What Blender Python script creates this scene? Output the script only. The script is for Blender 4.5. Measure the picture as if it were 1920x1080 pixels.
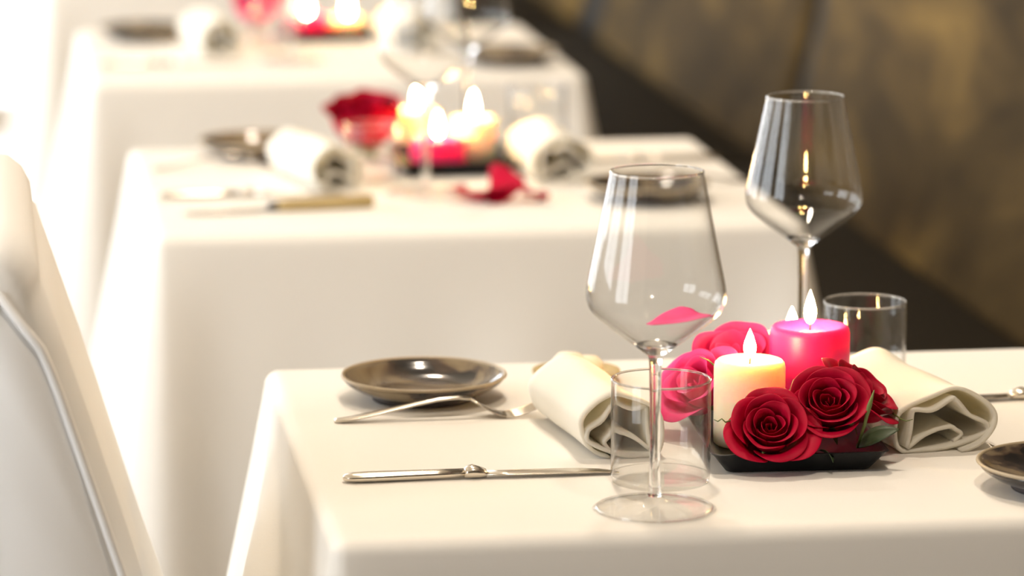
import bpy, bmesh, math, random
from mathutils import Vector, Matrix

for o in list(bpy.data.objects):
    bpy.data.objects.remove(o)
scene = bpy.context.scene
COL = scene.collection
R = math.radians
random.seed(7)

# ---------------------------------------------------------------- camera
cam_d = bpy.data.cameras.new('camera')
cam = bpy.data.objects.new('camera', cam_d)
COL.objects.link(cam)
cam.location = (0, 0, 1.406)
cam.rotation_euler = (R(90 - 10.6), 0, R(-8.2))
cam_d.sensor_width = 36.0
cam_d.lens = 131.25
cam_d.clip_start = 0.05
cam_d.dof.use_dof = True
cam_d.dof.focus_distance = 2.84
cam_d.dof.aperture_fstop = 4.2
scene.camera = cam

# ---------------------------------------------------------------- light and exposure
scene.view_settings.view_transform = 'Standard'
scene.view_settings.look = 'None'
scene.view_settings.gamma = 1.0
scene.view_settings.use_curve_mapping = False
scene.view_settings.exposure = 0.50
scene.cycles.max_bounces = 14
scene.cycles.transmission_bounces = 12
scene.cycles.transparent_max_bounces = 24
scene.cycles.diffuse_bounces = 4
scene.cycles.use_adaptive_sampling = True
scene.cycles.adaptive_threshold = 0.03
scene.cycles.sample_clamp_indirect = 8.0

SKY_STRENGTH = 6.0
LAMP_POWER = 15.0
FLAME = 230.0

world = bpy.data.worlds.new('overcast_sky')
scene.world = world
world.use_nodes = True
bg = world.node_tree.nodes['Background']
bg.inputs['Color'].default_value = (0.93, 0.965, 1.0, 1)
bg.inputs['Strength'].default_value = SKY_STRENGTH

def portal(loc, rot, sx, sy):
    d = bpy.data.lights.new('window_portal', 'AREA')
    d.shape = 'RECTANGLE'
    d.size = sx
    d.size_y = sy
    d.cycles.is_portal = True
    o = bpy.data.objects.new('window_portal', d)
    COL.objects.link(o)
    o.location = loc
    o.rotation_euler = rot
    return o

# ---------------------------------------------------------------- helpers
def tag(o, label=None, cat=None, group=None, kind=None):
    if label: o['label'] = label
    if cat: o['category'] = cat
    if group: o['group'] = group
    if kind: o['kind'] = kind
    return o

def link(name, me, mat=None, parent=None, smooth=True):
    o = bpy.data.objects.new(name, me)
    COL.objects.link(o)
    if mat is not None and not me.materials:
        me.materials.append(mat)
    if smooth:
        for p in me.polygons: p.use_smooth = True
    if parent is not None: o.parent = parent
    return o

def empty(name, loc=(0, 0, 0), rz=0.0):
    o = bpy.data.objects.new(name, None)
    COL.objects.link(o)
    o.location = loc
    o.rotation_euler = (0, 0, rz)
    o.empty_display_size = 0.02
    return o

def copy_tree(o, parent=None):
    c = o.copy()
    COL.objects.link(c)
    c.parent = parent
    for ch in list(o.children):
        copy_tree(ch, c)
    return c

def pyd(name, verts, faces):
    me = bpy.data.meshes.new(name)
    me.from_pydata([tuple(v) for v in verts], [], faces)
    me.update()
    return me

def lathe_mesh(name, prof, seg=64, closed=False):
    """prof: list of (r, z); r==0 ends become poles."""
    verts, faces, rings = [], [], []
    for r, z in prof:
        if r < 1e-7:
            rings.append([len(verts)]); verts.append((0, 0, z))
        else:
            rings.append(list(range(len(verts), len(verts) + seg)))
            for k in range(seg):
                a = 2 * math.pi * k / seg
                verts.append((r * math.cos(a), r * math.sin(a), z))
    n = len(rings)
    pairs = [(i, i + 1) for i in range(n - 1)]
    if closed: pairs.append((n - 1, 0))
    for i, j in pairs:
        A, B = rings[i], rings[j]
        if len(A) == 1 and len(B) == 1: continue
        for k in range(seg):
            k2 = (k + 1) % seg
            if len(A) == 1: faces.append((A[0], B[k2], B[k]))
            elif len(B) == 1: faces.append((A[k], A[k2], B[0]))
            else: faces.append((A[k], A[k2], B[k2], B[k]))
    me = pyd(name, verts, faces)
    bm = bmesh.new(); bm.from_mesh(me)
    bmesh.ops.recalc_face_normals(bm, faces=bm.faces)
    bm.to_mesh(me); bm.free()
    return me

def box_mesh(name, lo, hi, bev=0.0, seg=2):
    bm = bmesh.new()
    bmesh.ops.create_cube(bm, size=1.0)
    for v in bm.verts:
        v.co = Vector([lo[i] + (v.co[i] + 0.5) * (hi[i] - lo[i]) for i in range(3)])
    if bev > 0:
        bmesh.ops.bevel(bm, geom=list(bm.edges), offset=bev, segments=seg, profile=0.5, affect='EDGES')
    me = bpy.data.meshes.new(name)
    bm.to_mesh(me); bm.free()
    return me

def boxes_mesh(name, lst):
    verts, faces = [], []
    for lo, hi in lst:
        b = len(verts)
        for z in (lo[2], hi[2]):
            verts += [(lo[0], lo[1], z), (hi[0], lo[1], z), (hi[0], hi[1], z), (lo[0], hi[1], z)]
        faces += [(b, b+3, b+2, b+1), (b+4, b+5, b+6, b+7)]
        for k in range(4):
            k2 = (k + 1) % 4
            faces.append((b+k, b+k2, b+k2+4, b+k+4))
    return pyd(name, verts, faces)

def tube_mesh(name, pts, rad, seg=10):
    """swept round tube; rad is a number or list."""
    pts = [Vector(p) for p in pts]
    n = len(pts)
    if not isinstance(rad, (list, tuple)): rad = [rad] * n
    verts, faces = [], []
    ref = Vector((0, 0, 1))
    for i, p in enumerate(pts):
        t = (pts[min(i+1, n-1)] - pts[max(i-1, 0)]).normalized()
        if abs(t.dot(ref)) > 0.95: ref = Vector((0, 1, 0))
        a = t.cross(ref).normalized(); b = a.cross(t).normalized()
        for k in range(seg):
            q = 2 * math.pi * k / seg
            verts.append(p + (a * math.cos(q) + b * math.sin(q)) * rad[i])
    for i in range(n - 1):
        for k in range(seg):
            k2 = (k + 1) % seg
            faces.append((i*seg+k, i*seg+k2, (i+1)*seg+k2, (i+1)*seg+k))
    faces.append(tuple(range(seg))[::-1])
    faces.append(tuple(range((n-1)*seg, n*seg)))
    return pyd(name, verts, faces)

def sweep_mesh(name, sections):
    """sections: list of equal-length closed loops of points -> capped skin."""
    m = len(sections[0])
    verts = [p for s in sections for p in s]
    faces = []
    for i in range(len(sections) - 1):
        for k in range(m):
            k2 = (k + 1) % m
            faces.append((i*m+k, i*m+k2, (i+1)*m+k2, (i+1)*m+k))
    faces.append(tuple(range(m))[::-1])
    faces.append(tuple(range((len(sections)-1)*m, len(sections)*m)))
    me = pyd(name, verts, faces)
    bm = bmesh.new(); bm.from_mesh(me)
    bmesh.ops.recalc_face_normals(bm, faces=bm.faces)
    bm.to_mesh(me); bm.free()
    return me

def sstep(a, b, x):
    t = max(0.0, min(1.0, (x - a) / (b - a)))
    return t * t * (3 - 2 * t)

# ---------------------------------------------------------------- materials
def new_mat(name):
    m = bpy.data.materials.new(name)
    m.use_nodes = True
    nt = m.node_tree
    return m, nt, nt.nodes['Principled BSDF']

def simple(name, col, rough=0.5, metal=0.0, **kw):
    m, nt, p = new_mat(name)
    p.inputs['Base Color'].default_value = (*col, 1)
    p.inputs['Roughness'].default_value = rough
    p.inputs['Metallic'].default_value = metal
    for k, v in kw.items():
        p.inputs[k.replace('_', ' ')].default_value = v
    return m

def add_bump(nt, p, scale, strength, dist=0.001, detail=4, tex='noise', coord='Object', stretch=(1, 1, 1)):
    tc = nt.nodes.new('ShaderNodeTexCoord')
    mp = nt.nodes.new('ShaderNodeMapping')
    mp.inputs['Scale'].default_value = stretch
    n = nt.nodes.new('ShaderNodeTexNoise')
    n.inputs['Scale'].default_value = scale
    n.inputs['Detail'].default_value = detail
    b = nt.nodes.new('ShaderNodeBump')
    b.inputs['Strength'].default_value = strength
    b.inputs['Distance'].default_value = dist
    nt.links.new(tc.outputs[coord], mp.inputs['Vector'])
    nt.links.new(mp.outputs['Vector'], n.inputs['Vector'])
    nt.links.new(n.outputs['Fac'], b.inputs['Height'])
    nt.links.new(b.outputs['Normal'], p.inputs['Normal'])
    return n

def ramp_colour(nt, p, cols, scale, detail=5, stretch=(1, 1, 1), distortion=0.0, rough=0.55, socket='Base Color'):
    tc = nt.nodes.new('ShaderNodeTexCoord')
    mp = nt.nodes.new('ShaderNodeMapping')
    mp.inputs['Scale'].default_value = stretch
    n = nt.nodes.new('ShaderNodeTexNoise')
    n.inputs['Scale'].default_value = scale
    n.inputs['Detail'].default_value = detail
    n.inputs['Roughness'].default_value = rough
    n.inputs['Distortion'].default_value = distortion
    cr = nt.nodes.new('ShaderNodeValToRGB')
    el = cr.color_ramp.elements
    while len(el) < len(cols): el.new(0.5)
    for e, (pos, c) in zip(el, cols):
        e.position = pos
        e.color = (*c, 1)
    nt.links.new(tc.outputs['Object'], mp.inputs['Vector'])
    nt.links.new(mp.outputs['Vector'], n.inputs['Vector'])
    nt.links.new(n.outputs['Fac'], cr.inputs['Fac'])
    nt.links.new(cr.outputs['Color'], p.inputs[socket])
    return n

M = {}
def mk_cloth(name, col, bump=0.25):
    m, nt, p = new_mat(name)
    p.inputs['Base Color'].default_value = (*col, 1)
    p.inputs['Roughness'].default_value = 0.9
    p.inputs['Specular IOR Level'].default_value = 0.2
    add_bump(nt, p, 900, bump, 0.0006, 2)
    return m
M['cloth'] = mk_cloth('white_linen', (0.85, 0.82, 0.765))
def mk_napkin():
    m = mk_cloth('napkin_linen', (0.95, 0.925, 0.855), 0.3)
    nt = m.node_tree
    p = nt.nodes['Principled BSDF']; out = nt.nodes['Material Output']
    tl = nt.nodes.new('ShaderNodeBsdfTranslucent'); tl.inputs['Color'].default_value = (1.0, 0.92, 0.66, 1)
    mx = nt.nodes.new('ShaderNodeMixShader'); mx.inputs[0].default_value = 0.24
    nt.links.new(p.outputs[0], mx.inputs[1]); nt.links.new(tl.outputs[0], mx.inputs[2]); nt.links.new(mx.outputs[0], out.inputs['Surface'])
    return m
M['napkin'] = mk_napkin()
M['slipcover'] = mk_cloth('slipcover_cotton', (0.92, 0.915, 0.90))

M['glass'] = simple('clear_glass', (1, 1, 1), 0.0, Transmission_Weight=1.0, IOR=1.47)
def mk_thin_glass(edge=(0.62, 0.60, 0.57, 1), refl=0.90):
    m = bpy.data.materials.new('thin_clear_glass')
    m.use_nodes = True
    nt = m.node_tree
    nt.nodes.clear()
    out = nt.nodes.new('ShaderNodeOutputMaterial')
    mix = nt.nodes.new('ShaderNodeMixShader')
    tr = nt.nodes.new('ShaderNodeBsdfTransparent')
    gl = nt.nodes.new('ShaderNodeBsdfGlossy')
    gl.inputs['Roughness'].default_value = 0.0
    lw = nt.nodes.new('ShaderNodeLayerWeight')
    lw.inputs['Blend'].default_value = 0.5
    pw = nt.nodes.new('ShaderNodeMath'); pw.operation = 'POWER'; pw.inputs[1].default_value = 5.0
    ma = nt.nodes.new('ShaderNodeMath'); ma.operation = 'MULTIPLY_ADD'; ma.inputs[1].default_value = refl; ma.inputs[2].default_value = 0.03
    p2 = nt.nodes.new('ShaderNodeMath'); p2.operation = 'POWER'; p2.inputs[1].default_value = 4.0
    cm = nt.nodes.new('ShaderNodeMix'); cm.data_type = 'RGBA'
    cm.inputs[6].default_value = (0.992, 0.994, 0.992, 1)
    cm.inputs[7].default_value = edge
    nt.links.new(lw.outputs['Facing'], pw.inputs[0]); nt.links.new(pw.outputs[0], ma.inputs[0]); nt.links.new(ma.outputs[0], mix.inputs[0])
    nt.links.new(lw.outputs['Facing'], p2.inputs[0]); nt.links.new(p2.outputs[0], cm.inputs[0]); nt.links.new(cm.outputs[2], tr.inputs['Color'])
    nt.links.new(tr.outputs[0], mix.inputs[1]); nt.links.new(gl.outputs[0], mix.inputs[2])
    nt.links.new(mix.outputs[0], out.inputs['Surface'])
    return m
M['thin_glass'] = mk_thin_glass()
M['foot_glass'] = mk_thin_glass((0.96, 0.95, 0.93, 1), 0.5)
M['pane'] = None
def mk_pane():
    m = bpy.data.materials.new('window_pane')
    m.use_nodes = True
    nt = m.node_tree
    nt.nodes.clear()
    out = nt.nodes.new('ShaderNodeOutputMaterial')
    mix = nt.nodes.new('ShaderNodeMixShader')
    tr = nt.nodes.new('ShaderNodeBsdfTransparent')
    gl = nt.nodes.new('ShaderNodeBsdfGlossy')
    gl.inputs['Roughness'].default_value = 0.0
    mix.inputs[0].default_value = 0.06
    nt.links.new(tr.outputs[0], mix.inputs[1])
    nt.links.new(gl.outputs[0], mix.inputs[2])
    nt.links.new(mix.outputs[0], out.inputs['Surface'])
    return m
M['pane'] = mk_pane()

M['silver'] = simple('brushed_silver', (0.72, 0.66, 0.57), 0.22, 1.0)
M['tray'] = simple('matte_black_ceramic', (0.005, 0.0055, 0.006), 0.4, Specular_IOR_Level=0.25)

def mk_wax(name, col, radius, scale, rough=0.42):
    m, nt, p = new_mat(name)
    p.inputs['Base Color'].default_value = (*col, 1)
    p.inputs['Roughness'].default_value = rough
    p.inputs['Subsurface Weight'].default_value = 1.0
    p.inputs['Subsurface Radius'].default_value = radius
    p.inputs['Subsurface Scale'].default_value = scale
    add_bump(nt, p, 60, 0.06, 0.001, 2)
    return m
M['wax_cream'] = mk_wax('cream_wax', (0.93, 0.78, 0.56), (1.0, 0.62, 0.32), 0.018)
M['wax_pink'] = mk_wax('pink_wax', (0.93, 0.022, 0.22), (1.0, 0.28, 0.35), 0.014)
M['wick'] = simple('charred_wick', (0.02, 0.015, 0.012), 0.9)

def mk_flame():
    m = bpy.data.materials.new('candle_flame')
    m.use_nodes = True
    nt = m.node_tree
    nt.nodes.clear()
    out = nt.nodes.new('ShaderNodeOutputMaterial')
    em = nt.nodes.new('ShaderNodeEmission')
    em.inputs['Color'].default_value = (1.0, 0.62, 0.22, 1)
    em.inputs['Strength'].default_value = FLAME
    nt.links.new(em.outputs[0], out.inputs['Surface'])
    return m
M['flame'] = mk_flame()

def mk_petal(name, cols):
    m, nt, p = new_mat(name)
    ramp_colour(nt, p, cols, 38, 3, (1, 1, 0.5))
    p.inputs['Roughness'].default_value = 0.5
    p.inputs['Specular IOR Level'].default_value = 0.14
    add_bump(nt, p, 160, 0.15, 0.0008, 3, stretch=(1, 1, 0.25))
    return m
M['petal_red'] = mk_petal('red_petal', [(0.3, (0.30, 0.0008, 0.016)), (0.7, (0.56, 0.0014, 0.036))])
M['petal_pink_lit'] = mk_petal('lit_pink_petal', [(0.3, (0.80, 0.03, 0.17)), (0.7, (0.90, 0.06, 0.26))])  # pinker copy of the red petal, candlelight on red roses put into the colour
M['leaf'] = simple('rose_leaf', (0.035, 0.06, 0.018), 0.5)
M['sepal'] = simple('rose_sepal', (0.16, 0.2, 0.05), 0.55)

def mk_plate():
    m, nt, p = new_mat('brown_glaze')
    ramp_colour(nt, p, [(0.42, (0.012, 0.010, 0.010)), (0.48, (0.075, 0.05, 0.035)), (0.53, (0.20, 0.15, 0.09)), (0.66, (0.26, 0.205, 0.125))], 13, 3, (1, 1, 1.5), 1.0)
    p.inputs['Roughness'].default_value = 0.14
    p.inputs['Coat Weight'].default_value = 0.3
    p.inputs['Coat Roughness'].default_value = 0.05
    return m
M['plate'] = mk_plate()
M['plate_rim'] = simple('unglazed_rim', (0.42, 0.34, 0.23), 0.4)
M['plate_foot'] = simple('dark_stoneware', (0.06, 0.05, 0.05), 0.6)

def mk_wood(name, a, b):
    m, nt, p = new_mat(name)
    ramp_colour(nt, p, [(0.35, a), (0.65, b)], 30, 4, (0.4, 4, 4))
    p.inputs['Roughness'].default_value = 0.5
    return m
M['wood_pale'] = mk_wood('pale_olive_wood', (0.42, 0.30, 0.12), (0.56, 0.43, 0.2))
M['wood_dark'] = mk_wood('dark_wood', (0.05, 0.03, 0.018), (0.09, 0.055, 0.03))
M['butter'] = simple('cream_piece', (0.88, 0.80, 0.64), 0.55)

def mk_suede():
    m, nt, p = new_mat('olive_brown_suede')
    ramp_colour(nt, p, [(0.30, (0.026, 0.017, 0.007)), (0.5, (0.075, 0.048, 0.017)), (0.7, (0.22, 0.14, 0.042))], 5.5, 8, (1, 0.32, 0.8), 0.5, 0.65)
    p.inputs['Roughness'].default_value = 0.85
    p.inputs['Specular IOR Level'].default_value = 0.1
    add_bump(nt, p, 220, 0.3, 0.002, 4)
    return m
M['suede'] = mk_suede()
M['seat_leather'] = simple('dark_brown_leather', (0.014, 0.010, 0.005), 0.7, Specular_IOR_Level=0.12)
M['gap_shade'] = simple('painted_gap_shade', (0.006, 0.006, 0.006), 0.9)  # near-black colour painted in for the shade between backrest panels

def mk_plaster(name, a, b):
    m, nt, p = new_mat(name)
    ramp_colour(nt, p, [(0.35, a), (0.65, b)], 4, 5)
    p.inputs['Roughness'].default_value = 0.9
    add_bump(nt, p, 60, 0.1, 0.002)
    return m
M['wall'] = mk_plaster('warm_white_plaster', (0.70, 0.58, 0.43), (0.74, 0.62, 0.47))
M['wall_dark'] = mk_plaster('dark_plaster', (0.05, 0.038, 0.024), (0.07, 0.052, 0.033))
M['ceiling'] = mk_plaster('ceiling_plaster', (0.70, 0.60, 0.46), (0.73, 0.63, 0.49))
def mk_floor():
    m, nt, p = new_mat('grey_oak_floor')
    ramp_colour(nt, p, [(0.3, (0.21, 0.175, 0.13)), (0.7, (0.30, 0.255, 0.20))], 6, 6, (6, 0.4, 1))
    p.inputs['Roughness'].default_value = 0.35
    return m
M['floor'] = mk_floor()
M['frame'] = simple('white_window_paint', (0.8, 0.8, 0.79), 0.5)
M['lamp_metal'] = simple('lamp_white_metal', (0.75, 0.74, 0.72), 0.4)
def mk_emit(name, col, s):
    m = bpy.data.materials.new(name)
    m.use_nodes = True
    nt = m.node_tree
    nt.nodes.clear()
    out = nt.nodes.new('ShaderNodeOutputMaterial')
    em = nt.nodes.new('ShaderNodeEmission')
    em.inputs['Color'].default_value = (*col, 1)
    em.inputs['Strength'].default_value = s
    nt.links.new(em.outputs[0], out.inputs['Surface'])
    return m

# ---------------------------------------------------------------- room shell
XL, XR, YF, YB, ZC = -2.6, 1.75, -2.6, 9.95, 2.9
tag(link('floor', boxes_mesh('floor', [((XL-.15, YF-.15, -.1), (XR+.15, YB+.15, 0))]), M['floor'], smooth=False), kind='structure')
tag(link('ceiling', boxes_mesh('ceiling', [((XL-.15, YF-.15, ZC), (XR+.15, YB+.15, ZC+.1))]), M['ceiling'], smooth=False), kind='structure')
tag(link('wall_right', boxes_mesh('wall_right', [((XR, YF, 0), (XR+.15, YB, ZC))]), M['wall_dark'], smooth=False), kind='structure')
tag(link('wall_front', boxes_mesh('wall_front', [((XL, YF-.15, 0), (XR, YF, ZC))]), M['wall_dark'], smooth=False), kind='structure')
WINS = [(0.6, 2.1), (2.7, 4.4), (5.0, 6.7), (7.3, 9.0)]
ZS, ZL = 0.45, 2.55
b = [((XL-.15, YF, 0), (XL, YB, ZS)), ((XL-.15, YF, ZL), (XL, YB, ZC))]
ys = [YF] + [v for w in WINS for v in w] + [YB]
for i in range(0, len(ys), 2):
    b.append(((XL-.15, ys[i], ZS), (XL, ys[i+1], ZL)))
tag(link('wall_left', boxes_mesh('wall_left', b), M['wall'], smooth=False), kind='structure')

def window(n, lo, hi, axis):
    """framed window filling a rectangle; axis 'x' = pane normal along x."""
    (u0, z0), (u1, z1) = lo, hi
    root = empty('window_%d' % n)
    tag(root, kind='structure')
    root['label'] = 'white framed tall window letting in daylight'
    pos = XL - .08 if axis == 'x' else YB + .07
    def bx(a0, a1, c0, c1, t):
        if axis == 'x': return ((pos - t, a0, c0), (pos + t, a1, c1))
        return ((a0, pos - t, c0), (a1, pos + t, c1))
    um, zm = (u0 + u1) / 2, z0 + (z1 - z0) * .68
    w = .035
    link('window_frame', boxes_mesh('window_frame', [bx(u0, u0+w, z0, z1, .04), bx(u1-w, u1, z0, z1, .04), bx(u0+w, u1-w, z0, z0+w, .04), bx(u0+w, u1-w, z1-w, z1, .04)]), M['frame'], root, False)
    link('mullion', boxes_mesh('mullion', [bx(um-.025, um+.025, z0+w, z1-w, .03)]), M['frame'], root, False)
    for a0, a1 in ((u0+w, um-.025), (um+.025, u1-w)):
        link('glazing_bar', boxes_mesh('glazing_bar', [bx(a0, a1, zm-.015, zm+.015, .02)]), M['frame'], root, False)
        for c0, c1 in ((z0+w, zm-.015), (zm+.015, z1-w)):
            link('pane', boxes_mesh('pane', [bx(a0, a1, c0, c1, .002)]), M['pane'], root, False)
    return root
for i, (a, c) in enumerate(WINS):
    window(i + 1, (a, ZS), (c, ZL), 'x')
    portal((XL - .02, (a + c) / 2, (ZS + ZL) / 2), (0, R(-90), 0), ZL - ZS, c - a)
# back wall with a glazed opening at its left
BX0, BX1, BZ0, BZ1 = -1.9, 0.17, 0.03, 2.4
tag(link('wall_back', boxes_mesh('wall_back', [((XL, YB, 0), (BX0, YB+.15, ZC)), ((BX1, YB, 0), (XR, YB+.15, ZC)), ((BX0, YB, BZ1), (BX1, YB+.15, ZC)), ((BX0, YB, 0), (BX1, YB+.15, BZ0))]), M['wall'], smooth=False), kind='structure')
window(5, (BX0, BZ0), (BX1, BZ1), 'y')
portal(((BX0+BX1)/2, YB + .02, (BZ0+BZ1)/2), (R(-90), 0, 0), BX1 - BX0, BZ1 - BZ0)

# ceiling downlights
def downlight(x, y, label):
    t = empty('ceiling_downlight', (x, y, ZC))
    tag(t, label, 'ceiling lamp', 'ceiling downlights above the tables')
    link('lamp_ring', lathe_mesh('lamp_ring', [(.085, 0), (.11, 0), (.11, -.012), (.085, -.02)], 40, True), M['lamp_metal'], t)
    d = bpy.data.lights.new('downlight', 'AREA')
    d.shape = 'DISK'; d.size = .16
    d.energy = LAMP_POWER
    d.color = (1.0, 0.85, 0.68)
    l = bpy.data.objects.new('downlight_beam', d)
    COL.objects.link(l)
    l.parent = t
    l.location = (0, 0, -.012)
downlight(0.5, 1.5, 'round white ceiling downlight nearest the camera')
downlight(0.5, 3.4, 'round white ceiling downlight between first and second table')
downlight(0.5, 5.3, 'round white ceiling downlight above the third table')

# ---------------------------------------------------------------- banquette along the right
def make_banquette():
    root = empty('banquette', (1.33, 5.9, 0))
    tag(root, 'long olive brown suede banquette with dark seat behind the tables', 'bench')
    ox, oy = 1.33, 5.9
    ends = [1.2, 2.02, 4.05, 6.10, 8.13, 9.7]
    gaps = {2.02: .05, 4.05: .05, 6.10: .055, 8.13: .16}
    for a, c in zip(ends[:-1], ends[1:]):
        y0, y1 = a + gaps.get(a, 0), c - gaps.get(c, 0)
        me = box_mesh('backrest_panel', (0, y0 - oy, .40), (.11, y1 - oy, 1.12), .025, 3)
        for v in me.vertices:                      # leaned back
            v.co.x += (v.co.z - .45) * .22
        link('backrest_panel', me, M['suede'], root)
        if c in gaps:                              # near-black strip standing in for the shade in the panel gap
            me2 = box_mesh('gap_shade_strip', (.02, c - gaps[c] - oy, .40), (.10, c + gaps[c] - oy, 1.10), .004, 1)
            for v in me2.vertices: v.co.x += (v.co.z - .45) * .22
            link('gap_shade_strip', me2, M['gap_shade'], root)
        link('seat_cushion', box_mesh('seat_cushion', (-.33, a + .003 - oy, .34), (.0, c - .003 - oy, .455), .025, 3), M['seat_leather'], root)
    link('gap_shade_backing', boxes_mesh('gap_shade_backing', [((.30, 1.2-oy, .0), (.40, 9.7-oy, 1.1))]), M['gap_shade'], root, False)
    link('plinth', boxes_mesh('plinth', [((-.30, 1.2-oy, 0), (.299, 9.7-oy, .338))]), M['wood_dark'], root, False)
    return root
make_banquette()

# ---------------------------------------------------------------- tables and cloths
TZ = 0.7458
def cloth_mesh(name, x0, x1, y0, y1, zb, seed, ridge=False):
    """zb: bottom heights for sides south, east, north, west."""
    rnd = random.Random(seed)
    pts = []                                       # (x, y, nx, ny, side, s, cornerness)
    rc = .012
    sides = [((x0, y0), (x1, y0), (0, -1)), ((x1, y0), (x1, y1), (1, 0)), ((x1, y1), (x0, y1), (0, 1)), ((x0, y1), (x0, y0), (-1, 0))]
    N = 48
    for si, (a, c, n) in enumerate(sides):
        L = math.hypot(c[0]-a[0], c[1]-a[1])
        ux, uy = (c[0]-a[0]) / L, (c[1]-a[1]) / L
        for k in range(N + 1):
            s = rc + (L - 2 * rc) * k / N
            pts.append((a[0]+ux*s, a[1]+uy*s, n[0], n[1], si, k / N, min(s, L - s)))
        n2 = sides[(si + 1) % 4][2]
        cx, cy = c[0] - ux*rc - n[0]*rc, c[1] - uy*rc - n[1]*rc
        for k in range(1, 8):
            t = k / 8 * math.pi / 2
            nx, ny = n[0]*math.cos(t) + n2[0]*math.sin(t), n[1]*math.cos(t) + n2[1]*math.sin(t)
            pts.append((cx + nx*rc, cy + ny*rc, nx, ny, si + k / 8, 0, 0.0))
    m = len(pts)
    ph = [[rnd.uniform(0, 6.28) for _ in range(3)] for _ in range(4)]
    rows = []
    rr = .011
    ccx, ccy = (x0 + x1) / 2, (y0 + y1) / 2
    for kq in (.12, .3, .5, .7, .86, .95, .985):
        rows.append([(ccx + (p[0]-p[2]*rr*1.04 - ccx)*kq, ccy + (p[1]-p[3]*rr*1.04 - ccy)*kq, TZ + .003) for p in pts])
    for k in range(0, 6):
        a = k / 5 * math.pi / 2
        rows.append([(p[0]-p[2]*rr*(1-math.sin(a)), p[1]-p[3]*rr*(1-math.sin(a)), TZ + .003 - rr*(1-math.cos(a))) for p in pts])
    K = 30
    for k in range(1, K + 1):
        row = []
        for (x, y, nx, ny, sd, s, cd) in pts:
            i0 = int(sd) % 4
            fr = sd - int(sd)
            bot = zb[i0] * (1 - fr) + zb[(i0 + 1) % 4] * fr
            if fr == 0:                            # ease between side lengths near corners
                e = .07
                if s < .5: bot = bot + (zb[(i0 - 1) % 4] - bot) * .5 * max(0, 1 - cd / e)
                else: bot = bot + (zb[(i0 + 1) % 4] - bot) * .5 * max(0, 1 - cd / e)
            ztop = TZ + .003 - rr
            d = (ztop - bot) * k / K
            A = sstep(0, .30, d) * .016
            w = 0.0
            if fr == 0:
                w = .5*math.sin(s*9 + ph[i0][0]) + .35*math.sin(s*17 + ph[i0][1]) + .2*math.sin(s*29 + ph[i0][2])
                w *= min(1, cd / .08)
            o = .03 * d + A * (w + .3) + .16 * d * math.exp(-(cd / .045) ** 2)
            if ridge and i0 == 3 and fr == 0:      # slanting fold on the side facing left
                c0 = .20 + 2.0 * d
                q = (s - c0)
                g = math.exp(-(q / .18) ** 2) if q < 0 else math.exp(-(q / .07) ** 2)
                o += .030 * sstep(0.0, .12, d) * g * (1 - sstep(.85, 1.0, s))
            row.append((x + nx*o, y + ny*o, ztop - d))
        rows.append(row)
    verts = [v for r in rows for v in r]
    faces = [tuple(range(m))]
    for i in range(len(rows) - 1):
        for k in range(m):
            k2 = (k + 1) % m
            faces.append((i*m+k, (i+1)*m+k, (i+1)*m+k2, i*m+k2))
    me = pyd(name, verts, faces)
    return me

TABLES = [(.237, .923, 2.525, 3.130), (.176, .862, 3.800, 4.430), (.150, .830, 5.040, 5.665), (.120, .800, 6.300, 6.925)]
ORD = ['front', 'second', 'third', 'farthest']
for i, (x0, x1, y0, y1) in enumerate(TABLES):
    cx, cy = (x0 + x1) / 2, (y0 + y1) / 2
    t = empty('dining_table', (cx, cy, 0))
    tag(t, 'square wooden dining table hidden under the %s white cloth' % ORD[i], 'table', 'cloth covered tables in a row')
    hx, hy = (x1 - x0) / 2 - .002, (y1 - y0) / 2 - .002
    link('tabletop', box_mesh('tabletop', (-hx, -hy, .715), (hx, hy, TZ), .008), M['wood_dark'], t)
    link('pedestal', lathe_mesh('pedestal', [(0, .03), (.034, .03), (.032, .06), (.026, .12), (.026, .62), (.034, .69), (.06, .716), (0, .716)], 32), M['wood_dark'], t)
    link('base_foot', box_mesh('base_foot', (-.034, -.26, 0), (.034, .26, .032), .006), M['wood_dark'], t)
    link('base_foot', box_mesh('base_foot', (.035, -.03, 0), (.26, .03, .03), .006), M['wood_dark'], t)
    me = cloth_mesh('tablecloth', x0, x1, y0, y1, (.30, .48, .30, .475 if i == 0 else .30), 11 + i, ridge=(i < 2))
    c = link('tablecloth', me, M['cloth'])
    me.polygons[0].use_smooth = False
    sol = c.modifiers.new('thickness', 'SOLIDIFY'); sol.thickness = .001; sol.offset = 1
    tag(c, ['white linen tablecloth draped over the front table with wine glasses in focus',
            'white linen tablecloth on the second table with red petals',
            'white linen tablecloth on the third table at the top of the frame',
            'white linen tablecloth on the farthest table, only its drape showing'][i], 'tablecloth', 'white tablecloths')
TC = TZ + .0042                                   # cloth surface

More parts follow.
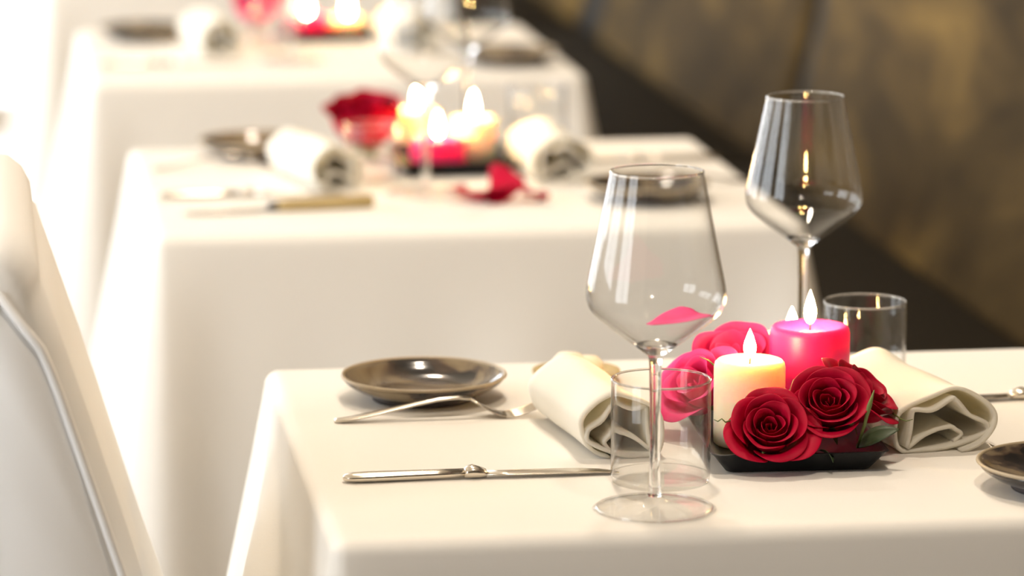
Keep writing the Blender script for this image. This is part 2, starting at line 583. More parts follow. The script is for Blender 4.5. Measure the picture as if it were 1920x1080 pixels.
# ---------------------------------------------------------------- slipcovered chair at the left
def make_chair():
    root = empty('dining_chair', (.12, 2.80, 0))
    tag(root, 'white slipcovered dining chair with piped seams in the left foreground', 'chair')
    ox, oy = .12, 2.80
    y0, y1 = 2.58, 3.03
    def xf(z): return .041 + .313 * (.928 - z)
    # back: section in x/z swept along y, with rounded top
    zs = [.46, .52, .58, .64, .70, .76, .82, .88, .92]
    th = .062
    front = [(xf(z), z) for z in zs]
    top = []
    cxt, czt, rt_ = xf(.93) - th / 2, .93, th / 2
    for k in range(9):
        a = R(-10 + 200 * k / 8)
        top.append((cxt + rt_ * math.cos(a), czt + .034 * math.sin(a)))
    rear = [(xf(.93) - th - .06 * (.93 - z), z) for z in reversed(zs)]
    loop = front + top + rear
    cxm = sum(p[0] for p in loop) / len(loop); czm = .70
    secs = []
    ny = 22
    for k in range(ny + 1):
        t = k / ny
        y = y0 + (y1 - y0) * t
        e = min(t, 1 - t) * (y1 - y0)
        sh = 0.0 if e > .02 else (1 - math.sqrt(max(0, 1 - (1 - e / .02) ** 2)))   # rounded side edges
        topdrop = .018 * (max(0, 1 - e / .05)) ** 2                                   # rounded upper corners
        sec = []
        for (x, z) in loop:
            cx_ = (xf(z) + xf(.93) - th - .06 * (.93 - z)) / 2
            x2 = cx_ + (x - cx_) * (1 - .35 * sh)
            z2 = z - topdrop * sstep(.85, .95, z)
            wob = .003 * math.sin(y * 31 + z * 9) * sstep(.9, .5, z)
            sec.append((x2 + wob - ox, y - oy, z2))
        secs.append(sec)
    link('backrest', sweep_mesh('backrest', secs), M['slipcover'], root)
    # piping along both side edges of the front and of the rear
    for yy in (y0 - .001, y1 + .001):
        for off, rad in ((.014, .0034), (.053, .0026)):
            pts = []
            for z in [.47 + .02 * j for j in range(22)]:
                zz = z - .018 * sstep(.85, .95, z)
                pts.append(((xf(z) - off if off < .03 else xf(.93) - .050 - .02 * (.93 - z) + .10 * max(0, .8 - z)) - ox, yy - oy, zz))
            pts.append((xf(.93) - th / 2 - ox, yy - oy, .942 - .018))
            link('piping', tube_mesh('piping', pts, rad, 8), M['slipcover'], root)
    link('seat', box_mesh('seat', (xf(.5) - .06 - ox, y0 - oy, .385), (.54 - ox, y1 - oy, .462), .02, 3), M['slipcover'], root)
    # skirt down to the floor
    secs = []
    for k in range(13):
        z = .39 - .375 * k / 12
        f = .015 * k / 12
        ring = []
        for j in range(80):
            a = 2 * math.pi * j / 80
            ca, sa = math.cos(a), math.sin(a)
            sx = math.copysign(abs(ca) ** .28, ca); sy = math.copysign(abs(sa) ** .28, sa)
            wv = 1 + (.012 * math.sin(a * 14) * k / 12)
            ring.append(((.345 - ox) + sx * (.185 + f) * wv, sy * ((y1 - y0) / 2 + f) * wv, z))
        secs.append(ring)
    link('skirt', sweep_mesh('skirt', secs), M['slipcover'], root)
    return root
make_chair()

# ---------------------------------------------------------------- glassware
def make_wine_glass():
    root = empty('wine_glass')
    outer = [(.0050, .1105), (.0085, .1155), (.0160, .1215), (.0270, .1295), (.0380, .1380), (.0460, .1455), (.0494, .1515), (.0504, .1575), (.0500, .1640), (.0480, .1745), (.0448, .1900), (.0410, .2090), (.0372, .2280), (.0335, .2470)]
    inner = [(.0325, .2470), (.0362, .2280), (.0400, .2090), (.0438, .1900), (.0470, .1745), (.0490, .1640), (.0494, .1575), (.0484, .1520), (.0450, .1465), (.0370, .1395), (.0260, .1312), (.0150, .1240), (.0070, .1200), (0, .1190)]
    stem = [(.0043, .0900), (.0039, .0650), (.0038, .0400), (.0042, .0200), (.0052, .0110), (.0090, .0065), (.0170, .0042), (.0300, .0026), (.0405, .0018), (.0422, .0010), (.0418, 0), (0, .0002)]
    def rnd(pr, n=4):                              # Catmull-Rom densify
        out = []
        for i in range(len(pr) - 1):
            p0, p1, p2, p3 = pr[max(i-1, 0)], pr[i], pr[i+1], pr[min(i+2, len(pr)-1)]
            for k in range(n):
                t = k / n
                q = []
                for c in (0, 1):
                    q.append(.5 * (2*p1[c] + (p2[c]-p0[c])*t + (2*p0[c]-5*p1[c]+4*p2[c]-p3[c])*t*t + (3*p1[c]-p0[c]-3*p2[c]+p3[c])*t**3))
                out.append((max(q[0], 0.0), q[1]))
        out.append(pr[-1])
        return out
    rim = [(.0334, .2476), (.0330, .2478), (.0326, .2476)]
    link('bowl', lathe_mesh('bowl', rnd(outer[2:]) + rim + rnd(inner), 72), M['thin_glass'], root)
    st = [(0, .1188), (.0070, .1196), (.0125, .1222), (.0158, .1214)] + rnd([(.0085, .1155), (.0050, .1105)] + stem[:5], 3)
    st = st + [(.0050, .0095), (0, .0095)]
    link('stem', lathe_mesh('stem', st, 40), M['glass'], root)
    def torus(nm, R_, z, r_, par, mat):
        link(nm, lathe_mesh(nm, [(R_ + r_*math.cos(2*math.pi*k/10), z + r_*math.sin(2*math.pi*k/10)) for k in range(10)], 72, True), mat, par)
    torus('rim', .0330, .2474, .00085, root, M['glass'])
    torus('foot_edge', .0418, .0011, .0010, root, M['glass'])
    link('foot', lathe_mesh('foot', [(0, .0094), (.0050, .0094)] + rnd(stem[5:], 3), 72), M['foot_glass'], root)
    return root
wine0 = make_wine_glass()
wine_used = [False]
def wine(x, y, label, sc=1.0, scz=1.0):
    o = wine0 if not wine_used[0] else copy_tree(wine0)
    wine_used[0] = True
    o.location = (x, y, TC + .0003)
    o.scale = (sc, sc, scz)
    o.rotation_euler.z = random.uniform(0, 6)
    tag(o, label, 'wine glass', 'wine glasses on the tables')
    return o

def make_tumbler():
    root = empty('water_tumbler')
    r, h, w = .0372, .0785, .0011
    wall = [(r-.0012, .0062), (r, .0066), (r, h*.5), (r, h-.0008), (r-.0004, h), (r-w+.0002, h), (r-w, h-.0008), (r-w, h*.5), (r-w, .0085), (r-.0012, .0062)]
    link('rim', lathe_mesh('rim', [(r - .0005 + .00085*math.cos(2*math.pi*k/10), h + .00085*math.sin(2*math.pi*k/10)) for k in range(10)], 72, True), M['glass'], root)
    link('glass_wall', lathe_mesh('glass_wall', wall, 72), M['thin_glass'], root)
    base = [(0, .0006), (r-.004, .0002), (r-.0012, .0010), (r-.0002, .0040), (r-.0002, .0062), (r-.004, .0061), (r-.010, .0056), (0, .0054)]
    link('glass_base', lathe_mesh('glass_base', base, 72), M['foot_glass'], root)
    return root
tum0 = make_tumbler(); tum_used = [False]
def tumbler(x, y, label, sc=1.0):
    o = tum0 if not tum_used[0] else copy_tree(tum0)
    tum_used[0] = True
    o.location = (x, y, TC + .0003)
    o.scale = (sc, sc, sc)
    tag(o, label, 'tumbler', 'water tumblers on the tables')
    return o

# ---------------------------------------------------------------- plates
def make_plate():
    root = empty('side_plate')
    top = [(0, .0075), (.030, .0075), (.044, .0085), (.053, .0120), (.061, .0180), (.0655, .0232)]
    rim = [(.0655, .0232), (.0668, .0246), (.0680, .0246), (.0684, .0232)]
    under = [(.0684, .0232), (.064, .0165), (.056, .0105), (.047, .0060), (.042, .0045), (0, .0045)]
    link('plate_body', lathe_mesh('plate_body', top + under[:], 72), M['plate'], root)
    link('rim', lathe_mesh('rim', [(.0652, .0226), (.0662, .0244), (.0673, .0250), (.0684, .0244), (.0688, .0230), (.0670, .0212)], 72, True), M['plate_rim'], root)
    link('foot_ring', lathe_mesh('foot_ring', [(.043, .0062), (.0425, .0), (.036, .0), (.0355, .0060)], 64, True), M['plate_foot'], root)
    return root
plate0 = make_plate(); plate_used = [False]
def plate(x, y, rz, label):
    o = plate0 if not plate_used[0] else copy_tree(plate0)
    plate_used[0] = True
    o.location = (x, y, TC + .0003)
    o.rotation_euler.z = rz
    o.scale = (1, 1, .84)
    tag(o, label, 'plate', 'brown glazed side plates')
    return o

# ---------------------------------------------------------------- cutlery (pointing along +x from handle end)
def bar_sections(spec, nseg=12, power=2.6):
    """spec rows: x, y centre, z bottom, width, thickness -> superellipse loops."""
    secs = []
    for (x, yc, zb, w, th) in spec:
        loop = []
        for k in range(nseg):
            a = 2 * math.pi * k / nseg
            ca, sa = math.cos(a), math.sin(a)
            loop.append((x, yc + math.copysign(abs(ca) ** (2 / power), ca) * w / 2, zb + th / 2 + math.copysign(abs(sa) ** (2 / power), sa) * th / 2))
        secs.append(loop)
    return secs

def make_fork():
    root = empty('fork')
    h = [(0, 0, .0005, .006, .0020), (.002, 0, .0004, .011, .0024), (.010, 0, .0008, .0145, .0028), (.025, 0, .0030, .0140, .0030), (.045, 0, .0068, .0110, .0031), (.065, 0, .0108, .0080, .0031), (.085, 0, .0142, .0062, .0030), (.100, 0, .0152, .0060, .0030), (.110, 0, .0138, .0068, .0028)]
    link('handle', sweep_mesh('handle', bar_sections(h)), M['silver'], root)
    hd = [(.110, 0, .0138, .0066, .0026), (.119, 0, .0085, .0115, .0022), (.127, 0, .0040, .0185, .0020), (.134, 0, .0014, .0225, .0018), (.139, 0, .0008, .0235, .0017)]
    link('head', sweep_mesh('head', bar_sections(hd)), M['silver'], root)
    for j in range(4):
        yc = (-1.5 + j) * .0060
        t = [(.1385, yc, .0008, .0046, .0017), (.146, yc, .0012, .0040, .0017), (.154, yc, .0032, .0036, .0016), (.162, yc, .0065, .0032, .0014), (.169, yc, .0102, .0022, .0010), (.171, yc, .0112, .0010, .0006)]
        link('tine', sweep_mesh('tine', bar_sections(t, 8)), M['silver'], root)
    return root
fork0 = make_fork(); fork_used = [False]
def fork(x, y, rz, label, lift=0.0):
    o = fork0 if not fork_used[0] else copy_tree(fork0)
    fork_used[0] = True
    o.location = (x, y, TC + .0002)
    o.rotation_euler = (0, 0, rz)
    tag(o, label, 'fork', 'silver forks')
    return o

def make_knife():
    root = empty('table_knife')
    h = [(0, 0, .0016, .004, .0030), (.002, 0, .0008, .011, .0050), (.008, 0, .0004, .0150, .0062), (.020, 0, .0002, .0158, .0068), (.045, 0, .0002, .0135, .0068), (.070, 0, .0004, .0115, .0066), (.092, 0, .0006, .0105, .0066)]
    link('handle', sweep_mesh('handle', bar_sections(h)), M['silver'], root)
    bl = [(.091, 0, .0004, .0105, .0066), (.094, 0, .0002, .0135, .0088), (.098, 0, .0001, .0148, .0098), (.102, 0, .0002, .0135, .0085), (.108, 0, .0004, .0120, .0060)]
    link('bolster', sweep_mesh('bolster', bar_sections(bl)), M['silver'], root)
    bd = [(.106, 0, .0018, .0125, .0028), (.125, .0005, .0016, .0165, .0024), (.160, .0008, .0014, .0178, .0022), (.182, .0008, .0012, .0170, .0019), (.195, .0000, .0010, .0145, .0016), (.204, -.0022, .0008, .0090, .0013), (.2085, -.0045, .0008, .0030, .0010)]
    link('blade', sweep_mesh('blade', bar_sections(bd, 12, 2.0)), M['silver'], root)
    return root
knife0 = make_knife(); knife_used = [False]
def knife(x, y, rz, label):
    o = knife0 if not knife_used[0] else copy_tree(knife0)
    knife_used[0] = True
    o.location = (x, y, TC + .0002)
    o.rotation_euler = (0, 0, rz)
    tag(o, label, 'knife', 'silver table knives')
    return o

# ---------------------------------------------------------------- rolled napkins
FOLD = [(690, 772), (738, 716), (700, 672), (640, 648), (500, 700), (412, 768), (402, 752), (412, 640), (414, 530), (430, 512), (520, 512), (640, 462), (672, 470), (750, 575), (838, 622), (868, 650), (862, 700), (760, 752), (600, 792), (420, 806), (360, 790), (322, 710), (330, 570), (400, 492), (560, 420), (680, 402), (820, 478), (902, 555), (905, 640), (870, 720), (800, 775), (700, 812)]
def make_napkin(name, w, h, L, seed, mirror=False, th=.0040):
    """folded-over roll of thick cloth along +y, resting on z=0, near end at y=0."""
    rnd = random.Random(seed)
    base = [((x - 614) / 590.0 * (-1 if mirror else 1), (812 - z) / 410.0) for x, z in FOLD]
    base = [(x + rnd.uniform(-.012, .012), z + rnd.uniform(-.012, .012)) for x, z in base]
    pts = []
    for i in range(len(base) - 1):                 # Catmull-Rom
        p0, p1, p2, p3 = base[max(i-1, 0)], base[i], base[i+1], base[min(i+2, len(base)-1)]
        for k in range(4):
            t = k / 4
            pts.append(tuple(.5 * (2*p1[c] + (p2[c]-p0[c])*t + (2*p0[c]-5*p1[c]+4*p2[c]-p3[c])*t*t + (3*p1[c]-p0[c]-3*p2[c]+p3[c])*t**3) for c in (0, 1)))
    pts.append(base[-1])
    n = len(pts)
    ph = [rnd.uniform(0, 6.28) for _ in range(5)]
    ny = 18
    m = 2 * n
    verts, faces = [], []
    for j in range(ny + 1):
        v = j / ny
        P = []
        for k, (x, z) in enumerate(pts):           # rounder towards the far end, soft waves along the roll
            a = math.atan2(z - .5, x * 2)
            sw = 1 + .03 * math.sin(v * 5 + a * 2 + ph[0]) + .02 * math.sin(v * 11 + ph[1])
            P.append((x * w * .96 * sw, z * h * .94 * sw))
        for side in (1, -1):
            rng = range(n) if side == 1 else range(n - 1, -1, -1)
            for k in rng:
                q0, q1 = P[max(k-1, 0)], P[min(k+1, n-1)]
                dx, dz = q1[0]-q0[0], q1[1]-q0[1]
                l = math.hypot(dx, dz) or 1
                t = k / (n - 1)
                tk = th / 2 * (.75 if 0 < k < n - 1 else .3)
                yo = (.0035 * math.sin(t * 9 + ph[2]) + .005 * (1 - t)) if j == 0 else 0
                verts.append((P[k][0] - dz / l * side * tk, v * L + yo, P[k][1] + dx / l * side * tk))
    for j in range(ny):
        for k in range(m):
            k2 = (k + 1) % m
            faces.append((j*m+k, j*m+k2, (j+1)*m+k2, (j+1)*m+k))
    for j in (0, ny):                               # end caps of the layered cloth
        for i in range(n - 1):
            q = (j*m+i, j*m+i+1, j*m+m-2-i, j*m+m-1-i)
            faces.append(q if j == 0 else q[::-1])
    zs = sorted(v[2] for v in verts)
    z0 = zs[len(zs) // 50]
    verts = [(x, y, max(z - z0, 0.0003)) for x, y, z in verts]
    me = pyd(name, verts, faces)
    bm = bmesh.new(); bm.from_mesh(me)
    bmesh.ops.recalc_face_normals(bm, faces=bm.faces)
    bm.to_mesh(me); bm.free()
    return me
def napkin(x, y, rz, w, h, L, seed, label, mirror=False):
    o = link('rolled_napkin', make_napkin('rolled_napkin', w, h, L, seed, mirror), M['napkin'])
    for e in o.data.polygons: e.use_smooth = True
    o.location = (x, y, TC)
    o.rotation_euler = (0, 0, rz)
    tag(o, label, 'napkin', 'rolled white napkins')
    return o

# ---------------------------------------------------------------- trays
def make_tray(w, l, label, x, y, rz, h=.017):
    verts, faces = [], []
    def loop(a, b_, z, r, n=6):
        out = []
        for qx, qy, a0 in ((1, 1, 0), (-1, 1, 90), (-1, -1, 180), (1, -1, 270)):
            for k in range(n + 1):
                t = R(a0 + 90 * k / n)
                out.append((qx * (a - r) + r * math.cos(t), qy * (b_ - r) + r * math.sin(t), z))
        return out
    W, L = w / 2, l / 2
    secs = [loop(W-.016, L-.016, .0, .006), loop(W-.013, L-.013, .0008, .006), loop(W-.002, L-.002, h-.002, .008), loop(W, L, h-.0006, .008), loop(W-.0006, L-.0006, h, .008), loop(W-.0034, L-.0034, h-.0004, .007), loop(W-.0146, L-.0146, .0055, .006), loop(W-.018, L-.018, .0042, .006)]
    o = link('square_tray', sweep_mesh('square_tray', secs), M['tray'], smooth=True)
    md = o.modifiers.new('edges', 'EDGE_SPLIT'); md.split_angle = R(50)
    o.location = (x, y, TC)
    o.rotation_euler.z = rz
    tag(o, label, 'tray', 'black candle trays')
    return o

# ---------------------------------------------------------------- candles
def make_candle(name, r, h, mat, flame_h=.023, lean=.0, pool=.004):
    root = empty(name)
    prof = [(0, 0), (r-.0015, 0), (r, .0015), (r, h*.33), (r, h*.66), (r, h-.006), (r-.0008, h-.0026), (r-.0026, h-.0006), (r-.0048, h), (r-.008, h-.0012), (r-.013, h-pool*.7), (r*.35, h-pool), (0, h-pool)]
    link('wax', lathe_mesh('wax', prof, 56), mat, root)
    link('wick', tube_mesh('wick', [(0, 0, h-pool-.001), (.0002, 0, h-pool+.003), (.0006, 0, h-pool+.0065)], [.0009, .0008, .0006], 6), M['wick'], root)
    z0 = h - pool + .0050
    fp = [(0, 0), (.0022, .0008), (.0041, .0035), (.0050, .0070), (.0047, .0105), (.0037, .0142), (.0024, .0180), (.0011, .0212), (0, .0235)]
    me = lathe_mesh('flame', [(a, z0 + c * flame_h / .0235) for a, c in fp], 20)
    for v in me.vertices: v.co.x += lean * (v.co.z - z0)
    link('flame', me, M['flame'], root)
    return root

# ---------------------------------------------------------------- roses
def petal_mesh(t, rnd, open_=1.0, size=1.0):
    nu, nv = 12, 12
    rb = .0015 + .0065 * t
    rm = (.0035 + .0235 * t ** .95) * (.88 + .12 * open_)
    flare = .0105 * t ** 2.2 * open_
    hgt = (.0285 + .0090 * sstep(0, .45, t) - .0085 * sstep(.55, 1.0, t) * open_)
    hw = R(86 - 30 * t)
    curl = (.10 + .90 * t) * open_
    wob = [rnd.uniform(0, 6.28) for _ in range(3)]
    verts, faces = [], []
    for j in range(nv + 1):
        v = j / nv
        for i in range(nu + 1):
            u = -1 + 2 * i / nu
            vv = v * (1 - .16 * abs(u) ** 2.4)
            wv = .42 + .62 * math.sin(min(1, vv / .72) * math.pi / 2) - .20 * sstep(.72, 1.0, vv)
            a = u * hw * wv
            r = rb + (rm - rb) * math.sin(min(1, vv / .6) * math.pi / 2)
            r += flare * sstep(.55, 1.0, vv)
            if t < .45: r -= (.45 - t) * .006 * sstep(.5, 1.0, vv)
            r += u * .0011 + .0006 * math.sin(u * 5 + wob[0]) * vv
            z = hgt * vv
            c = max(0, vv - .80) / .20
            r += .0060 * curl * c * c
            z -= .0052 * curl * c ** 2.2
            z += .0007 * math.sin(u * 7 + wob[1]) * vv
            z -= .0006 * u * u
            verts.append((r * math.cos(a) * size, r * math.sin(a) * size, z * size))
    for j in range(nv):
        for i in range(nu):
            q = j * (nu + 1) + i
            faces.append((q, q + 1, q + nu + 2, q + nu + 1))
    return pyd('petal', verts, faces)

def leaf_mesh(L, W, bend):
    verts, faces = [], []
    n = 10
    for i in range(n + 1):
        t = i / n
        w = W * math.sin(math.pi * min(1, t * .97 + .03)) ** .8 * (1 - .25 * t)
        z = bend * math.sin(t * math.pi * .8)
        for s in (-1, -.5, 0, .5, 1):
            verts.append((t * L, s * w / 2, z + .10 * w * abs(s)))
    for i in range(n):
        for k in range(4):
            q = i * 5 + k
            faces.append((q, q + 1, q + 6, q + 5))
    return pyd('leaf', verts, faces)

def make_rose(mat, seed, n=22, open_=1.0, size=1.0, leaves=True, drop=()):
    rnd = random.Random(seed)
    root = empty('rose')
    for i in range(n):
        t = i / (n - 1)
        me = petal_mesh(t, rnd, open_ * rnd.uniform(.85, 1.12), size * rnd.uniform(.97, 1.03))
        p = link('petal', me, mat, root)
        p.rotation_euler = (0, 0, i * R(137.5) + rnd.uniform(-.15, .15))
        sol = p.modifiers.new('thickness', 'SOLIDIFY'); sol.thickness = .0005
        sub = p.modifiers.new('smooth', 'SUBSURF'); sub.levels = 1; sub.render_levels = 1
    link('bud_base', lathe_mesh('bud_base', [(0, -.006*size), (.004*size, -.0055*size), (.0075*size, -.002*size), (.0085*size, .003*size), (0, .004*size)], 20), M['sepal'], root)
    for k in range(5):
        s = link('sepal', leaf_mesh(.021 * size, .006 * size, .004), M['sepal'], root)
        s.rotation_euler = (0, R(22), k * R(72) + rnd.uniform(-.2, .2))
        s.location = (0, 0, -.002 * size)
        sl = s.modifiers.new('thickness', 'SOLIDIFY'); sl.thickness = .0004
    return root

def place_rose(o, loc, tilt, az, spin, label, cat='rose', group=None):
    """loc: centre of the bloom; tilt from vertical towards azimuth az."""
    ax = Vector((math.sin(tilt) * math.cos(az), math.sin(tilt) * math.sin(az), math.cos(tilt)))
    q = Vector((0, 0, 1)).rotation_difference(ax).to_matrix().to_4x4()
    o.matrix_world = Matrix.Translation(Vector(loc) - ax * .020) @ q @ Matrix.Rotation(spin, 4, 'Z')
    tag(o, label, cat, group)
    return o

def twig(parent, pts, rad, mat=None):
    o = link('tendril', tube_mesh('tendril', pts, rad, 6), mat or M['sepal'], None)
    o.parent = parent
    o.matrix_parent_inverse = parent.matrix_world.inverted()
    return o

# ================================================================ FRONT TABLE
wine(.4780, 2.592, 'large empty wine glass nearest the camera, standing before the left tumbler')
wine(.689, 3.050, 'empty wine glass behind the pink candle on the front table', .985, .955)
tumbler(.4972, 2.673, 'clear water tumbler directly behind the stem of the nearest wine glass')
tumbler(.7262, 2.979, 'clear water tumbler behind the right napkin on the front table', .93)
plate(.3575, 2.992, R(70), 'shallow brown glazed plate at the left of the front table')
plate(.7940, 2.612, R(200), 'dark brown glazed plate cut off by the right frame edge')
fork(.2757, 2.910, R(1.5), 'silver fork with arched neck in front of the left plate, front table')
knife(.2623, 2.706, R(.3), 'silver knife with collared handle lying left along the front table')
knife(.943, 2.917, R(180), 'silver knife at the right edge of the front table beside a rolled napkin')
fork(.930, 2.700, R(178), 'silver fork half hidden behind the right plate of the front table')
napkin(.4820, 2.752, R(7), .064, .053, .155, 3, 'rolled cream napkin behind the nearest tumbler on the front table', True)
napkin(.7340, 2.738, R(9), .084, .050, .160, 8, 'rolled cream napkin right of the red roses on the front table')

make_tray(.136, .215, 'rectangular black tray carrying candles and red roses on the front table', .6120, 2.786, R(-3))
TF = TC + .0046
c1 = make_candle('pillar_candle', .0277, .0665, M['wax_cream'])
c1.location = (.5852, 2.772, TF)
tag(c1, 'short cream pillar candle burning at the left of the front tray', 'candle', 'pillar candles')
c2 = make_candle('pillar_candle', .0318, .0790, M['wax_pink'], .0275)
c2.location = (.6470, 2.836, TF)
tag(c2, 'hot pink pillar candle burning behind the red roses on the front tray', 'candle', 'pillar candles')
c3 = make_candle('pillar_candle', .0275, .0570, M['wax_cream'], .022)
c3.location = (.6520, 2.899, TC)
tag(c3, 'cream pillar candle mostly hidden behind the pink candle on the front table', 'candle', 'pillar candles')
c3.location = (.6540, 2.933, TC)

r1 = place_rose(make_rose(M['petal_red'], 1, 19, 1.0, .93), (.5850, 2.694, .7830), R(46), R(-97), 0.4, 'deep red rose facing forward at the left front of the front tray', group='red roses on the front tray')
r2 = place_rose(make_rose(M['petal_red'], 2, 19, .85, .95), (.6330, 2.707, .7970), R(42), R(-100), 1.3, 'deep red rose in the middle of the front tray between two others', group='red roses on the front tray')
r3 = place_rose(make_rose(M['petal_red'], 5, 18, 1.0, .95), (.6665, 2.748, .7960), R(38), R(-20), 2.2, 'red rose leaning right at the back of the trio on the front tray', group='red roses on the front tray')
r4 = place_rose(make_rose(M['petal_pink_lit'], 9, 12, 1.2, 1.02), (.5545, 2.818, .7900), R(48), R(210), .9, 'red rose coloured pink for candlelight, with wide petals left of the cream candle')
r5 = place_rose(make_rose(M['petal_pink_lit'], 12, 11, .5, 1.18), (.5910, 2.866, .7950), R(26), R(-110), 2.0, 'red rose coloured pink for candlelight behind the cream candle on the front tray')
bpy.context.view_layer.update()
twig(r1, [(.558, 2.700, .790), (.551, 2.696, .789), (.548, 2.695, .792), (.545, 2.695, .790), (.542, 2.695, .7915)], [.0006, .0006, .0005, .0005, .0003])
twig(r3, [(.690, 2.735, .783), (.695, 2.730, .7795), (.699, 2.728, .778), (.704, 2.727, .7795)], [.0007, .0006, .0005, .0003])
twig(r1, [(.604, 2.722, .790), (.607, 2.726, .805), (.610, 2.727, .813), (.616, 2.727, .817)], [.0008, .0007, .0006, .0003])
twig(r4, [(.562, 2.790, .812), (.556, 2.789, .8175), (.549, 2.788, .8205)], [.0008, .0006, .0003])
twig(r3, [(.654, 2.700, .765), (.657, 2.690, .785), (.660, 2.688, .800), (.6635, 2.688, .812)], [.0009, .0014, .0020, .0004])
for (loc, rot, L, W) in (((.655, 2.706, .764), (R(35), R(-22), R(-18)), .036, .019), ((.622, 2.690, .766), (R(-40), R(25), R(-70)), .018, .009)):
    lf = link('rose_leaf', leaf_mesh(L, W, .004), M['leaf'], None)
    lf.location = loc; lf.rotation_euler = rot
    s_ = lf.modifiers.new('thickness', 'SOLIDIFY'); s_.thickness = .0005
    lf.name = 'leaf'
    lf.parent = r2
    lf.matrix_parent_inverse = r2.matrix_world.inverted()

# petal shape added in the nearest glass, standing in for refracted red roses
def loose_petal(loc, rot, size, label, mat, group=None, t=.75, seed=3, flat=.35):
    me = petal_mesh(t, random.Random(seed), 1.0, size)
    # recentre and flatten onto its back
    c = sum((v.co for v in me.vertices), Vector()) / len(me.vertices)
    for v in me.vertices:
        p = v.co - c
        v.co = Vector((p.z, p.y, -p.x * flat))
    zm = min(v.co.z for v in me.vertices)
    for v in me.vertices: v.co.z -= zm
    o = link('rose_petal', me, mat)
    s_ = o.modifiers.new('thickness', 'SOLIDIFY'); s_.thickness = .0006; s_.offset = 1
    o.location = loc; o.rotation_euler = rot
    tag(o, label, 'petal', group)
    return o
loose_petal((.4940, 2.590, TC + .1385), (R(-4), R(-12), R(12)), 1.4, 'added crimson petal shape standing in for roses refracted in the nearest wine glass', M['petal_pink_lit'], None, .75, 3, .12)

# small wooden dish behind the left napkin
d = empty('small_dish', (.4930, 3.042, TC + .0002))
tag(d, 'small pale wooden dish with cream pieces behind the left napkin', 'dish')
link('dish_body', lathe_mesh('dish_body', [(0, 0), (.026, 0), (.034, .003), (.0375, .008), (.0370, .0095), (.033, .0070), (.026, .0045), (0, .0040)], 48), M['wood_pale'], d)
for k, (dx, dy, s, hh) in enumerate(((-.006, 0, .016, .021), (.011, .003, .013, .017))):
    me = lathe_mesh('cream_piece', [(0, 0), (s*.8, .001), (s, hh*.35), (s*.92, hh*.65), (s*.6, hh*.92), (0, hh)], 28)
    p = link('cream_piece', me, M['butter'], d)
    p.location = (dx, dy, .0038)

# ================================================================ SECOND TABLE
wine(.4870, 4.045, 'blurred wine glass at the near side of the second table')
wine(.5780, 4.383, 'blurred wine glass at the far side of the second table')
tumbler(.4360, 4.140, 'blurred tumbler before the red rose on the second table', .82)
tumbler(.6610, 4.378, 'blurred tumbler behind the right napkin on the second table', .93)
plate(.3230, 4.350, R(20), 'blurred brown plate at the left of the second table')
plate(.7220, 3.968, R(130), 'blurred dark plate at the right of the second table, seen through the nearest glass')
fork(.1930, 4.258, R(0), 'blurred silver fork in front of the left plate on the second table')
knife(.1900, 4.052, R(0), 'blurred silver knife lying left along the second table')
knife(.855, 4.243, R(180), 'blurred silver knife at the right of the second table')
fork(.855, 4.070, R(180), 'blurred silver fork behind the right plate on the second table')
napkin(.3920, 4.078, R(14), .060, .052, .150, 21, 'blurred rolled napkin left of the tumbler on the second table', True)
napkin(.6480, 4.090, R(3), .070, .054, .165, 27, 'blurred rolled napkin right of the candles on the second table')
make_tray(.136, .165, 'blurred black tray under the pink candle on the second table', .5390, 4.232, R(-2))
k1 = make_candle('pillar_candle', .0318, .0330, M['wax_pink'], .0275)
k1.location = (.5215, 4.215, TF)
tag(k1, 'short burnt down pink candle on the second table tray', 'candle', 'pillar candles')
k2 = make_candle('pillar_candle', .0277, .0480, M['wax_cream'], .030)
k2.location = (.5690, 4.262, TF)
tag(k2, 'blurred cream candle behind the pink one on the second table', 'candle', 'pillar candles')
k3 = make_candle('pillar_candle', .0277, .0520, M['wax_cream'], .030)
k3.location = (.5130, 4.345, TC)
tag(k3, 'blurred cream candle behind the tray of the second table', 'candle', 'pillar candles')
place_rose(make_rose(M['petal_red'], 31, 15, .45, 1.6), (.4500, 4.305, .7850), R(14), R(-100), 1.0, 'blurred red rose left of the candles on the second table')
for k, (x, y, rz, rx, s) in enumerate(((.520, 3.985, .2, .1, 1.2), (.546, 3.972, 1.7, .15, 1.35), (.568, 3.990, 2.9, -.2, 1.45), (.592, 3.978, .3, .1, 1.1))):
    loose_petal((x, y, TC + (.0005 if k != 2 else .006)), (0 if k != 2 else R(-35), 0, rz), s, ['dark red loose petal leftmost in the scatter on the second table', 'dark red loose petal second from left in the scatter on the second table', 'dark red loose petal standing tallest in the scatter on the second table', 'dark red loose petal rightmost in the scatter on the second table'][k], M['petal_red'], 'loose petals on the second table', .8, 40 + k, .5)
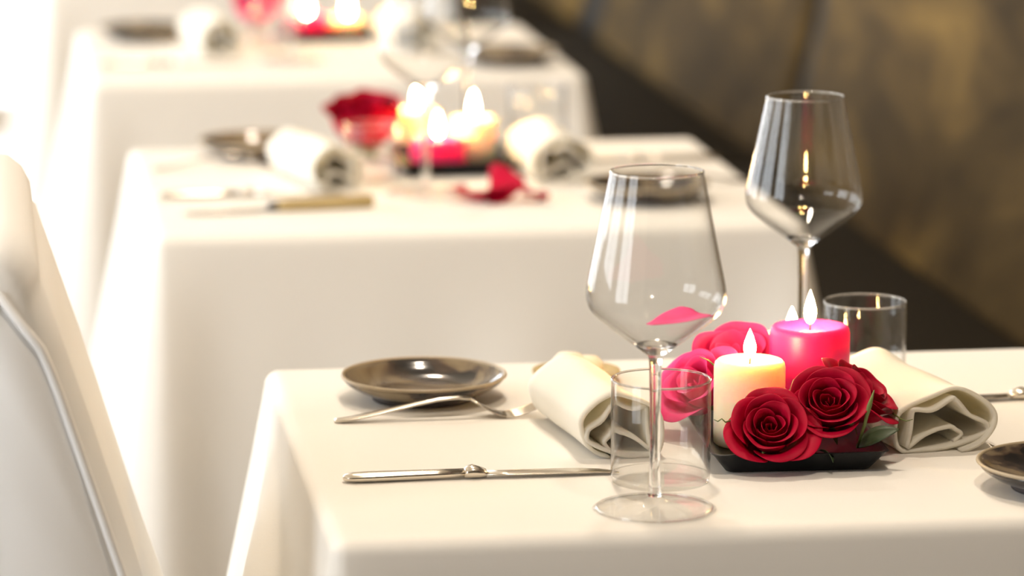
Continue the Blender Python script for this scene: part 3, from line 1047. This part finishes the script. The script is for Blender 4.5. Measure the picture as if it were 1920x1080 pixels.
# wooden handled knife near the front edge
w = empty('wooden_handled_knife', (.4190, 3.963, TC + .0002))
w.rotation_euler = (0, 0, R(180 + 8))
tag(w, 'blurred knife with pale wooden handle at the near edge of the second table', 'knife')
link('handle', sweep_mesh('handle', bar_sections([(0, 0, .0008, .014, .011), (.003, 0, .0002, .018, .0135), (.05, 0, .0002, .0165, .0130), (.095, 0, .0004, .0145, .0120), (.106, 0, .0008, .013, .0105)], 14, 3.2)), M['wood_pale'], w)
link('ferrule', sweep_mesh('ferrule', bar_sections([(.1055, 0, .0008, .0130, .0100), (.113, 0, .0012, .0120, .0090), (.1165, 0, .0016, .0110, .0050)], 14)), M['plate_foot'], w)
link('blade', sweep_mesh('blade', bar_sections([(.116, 0, .0020, .011, .0024), (.130, 0, .0018, .016, .0022), (.180, 0, .0014, .017, .0018), (.205, -.002, .0012, .010, .0014), (.212, -.004, .0012, .003, .001)], 12, 2.0)), M['silver'], w)

# ================================================================ THIRD TABLE
plate(.2480, 5.530, R(220), 'strongly blurred brown plate at the left of the third table')
plate(.7380, 5.165, R(300), 'strongly blurred brown plate at the right of the third table')
napkin(.3480, 5.315, R(8), .060, .054, .160, 33, 'strongly blurred rolled napkin at the left of the third table')
napkin(.6250, 5.330, R(2), .066, .054, .160, 35, 'strongly blurred rolled napkin at the right of the third table')
knife(.1640, 5.212, R(0), 'strongly blurred silver knife at the left of the third table')
knife(.8200, 5.290, R(180), 'strongly blurred silver knife at the right of the third table')
wine(.4400, 5.240, 'strongly blurred wine glass on the third table, bowl above the frame')
tumbler(.4320, 5.420, 'strongly blurred tumbler before the rose on the third table', .93)
make_tray(.136, .165, 'strongly blurred black tray on the third table', .5150, 5.530, R(-2))
k4 = make_candle('pillar_candle', .0318, .0300, M['wax_pink'], .0275)
k4.location = (.4860, 5.505, TF)
tag(k4, 'strongly blurred pink candle on the third table', 'candle', 'pillar candles')
k5 = make_candle('pillar_candle', .0277, .0260, M['wax_cream'], .030)
k5.location = (.5480, 5.520, TF)
tag(k5, 'strongly blurred cream candle on the third table', 'candle', 'pillar candles')
place_rose(make_rose(M['petal_pink_lit'], 51, 14, .6, 1.3), (.4150, 5.560, .7900), R(25), R(-100), 0.6, 'strongly blurred red rose coloured pink for candlelight on the third table at the top edge')
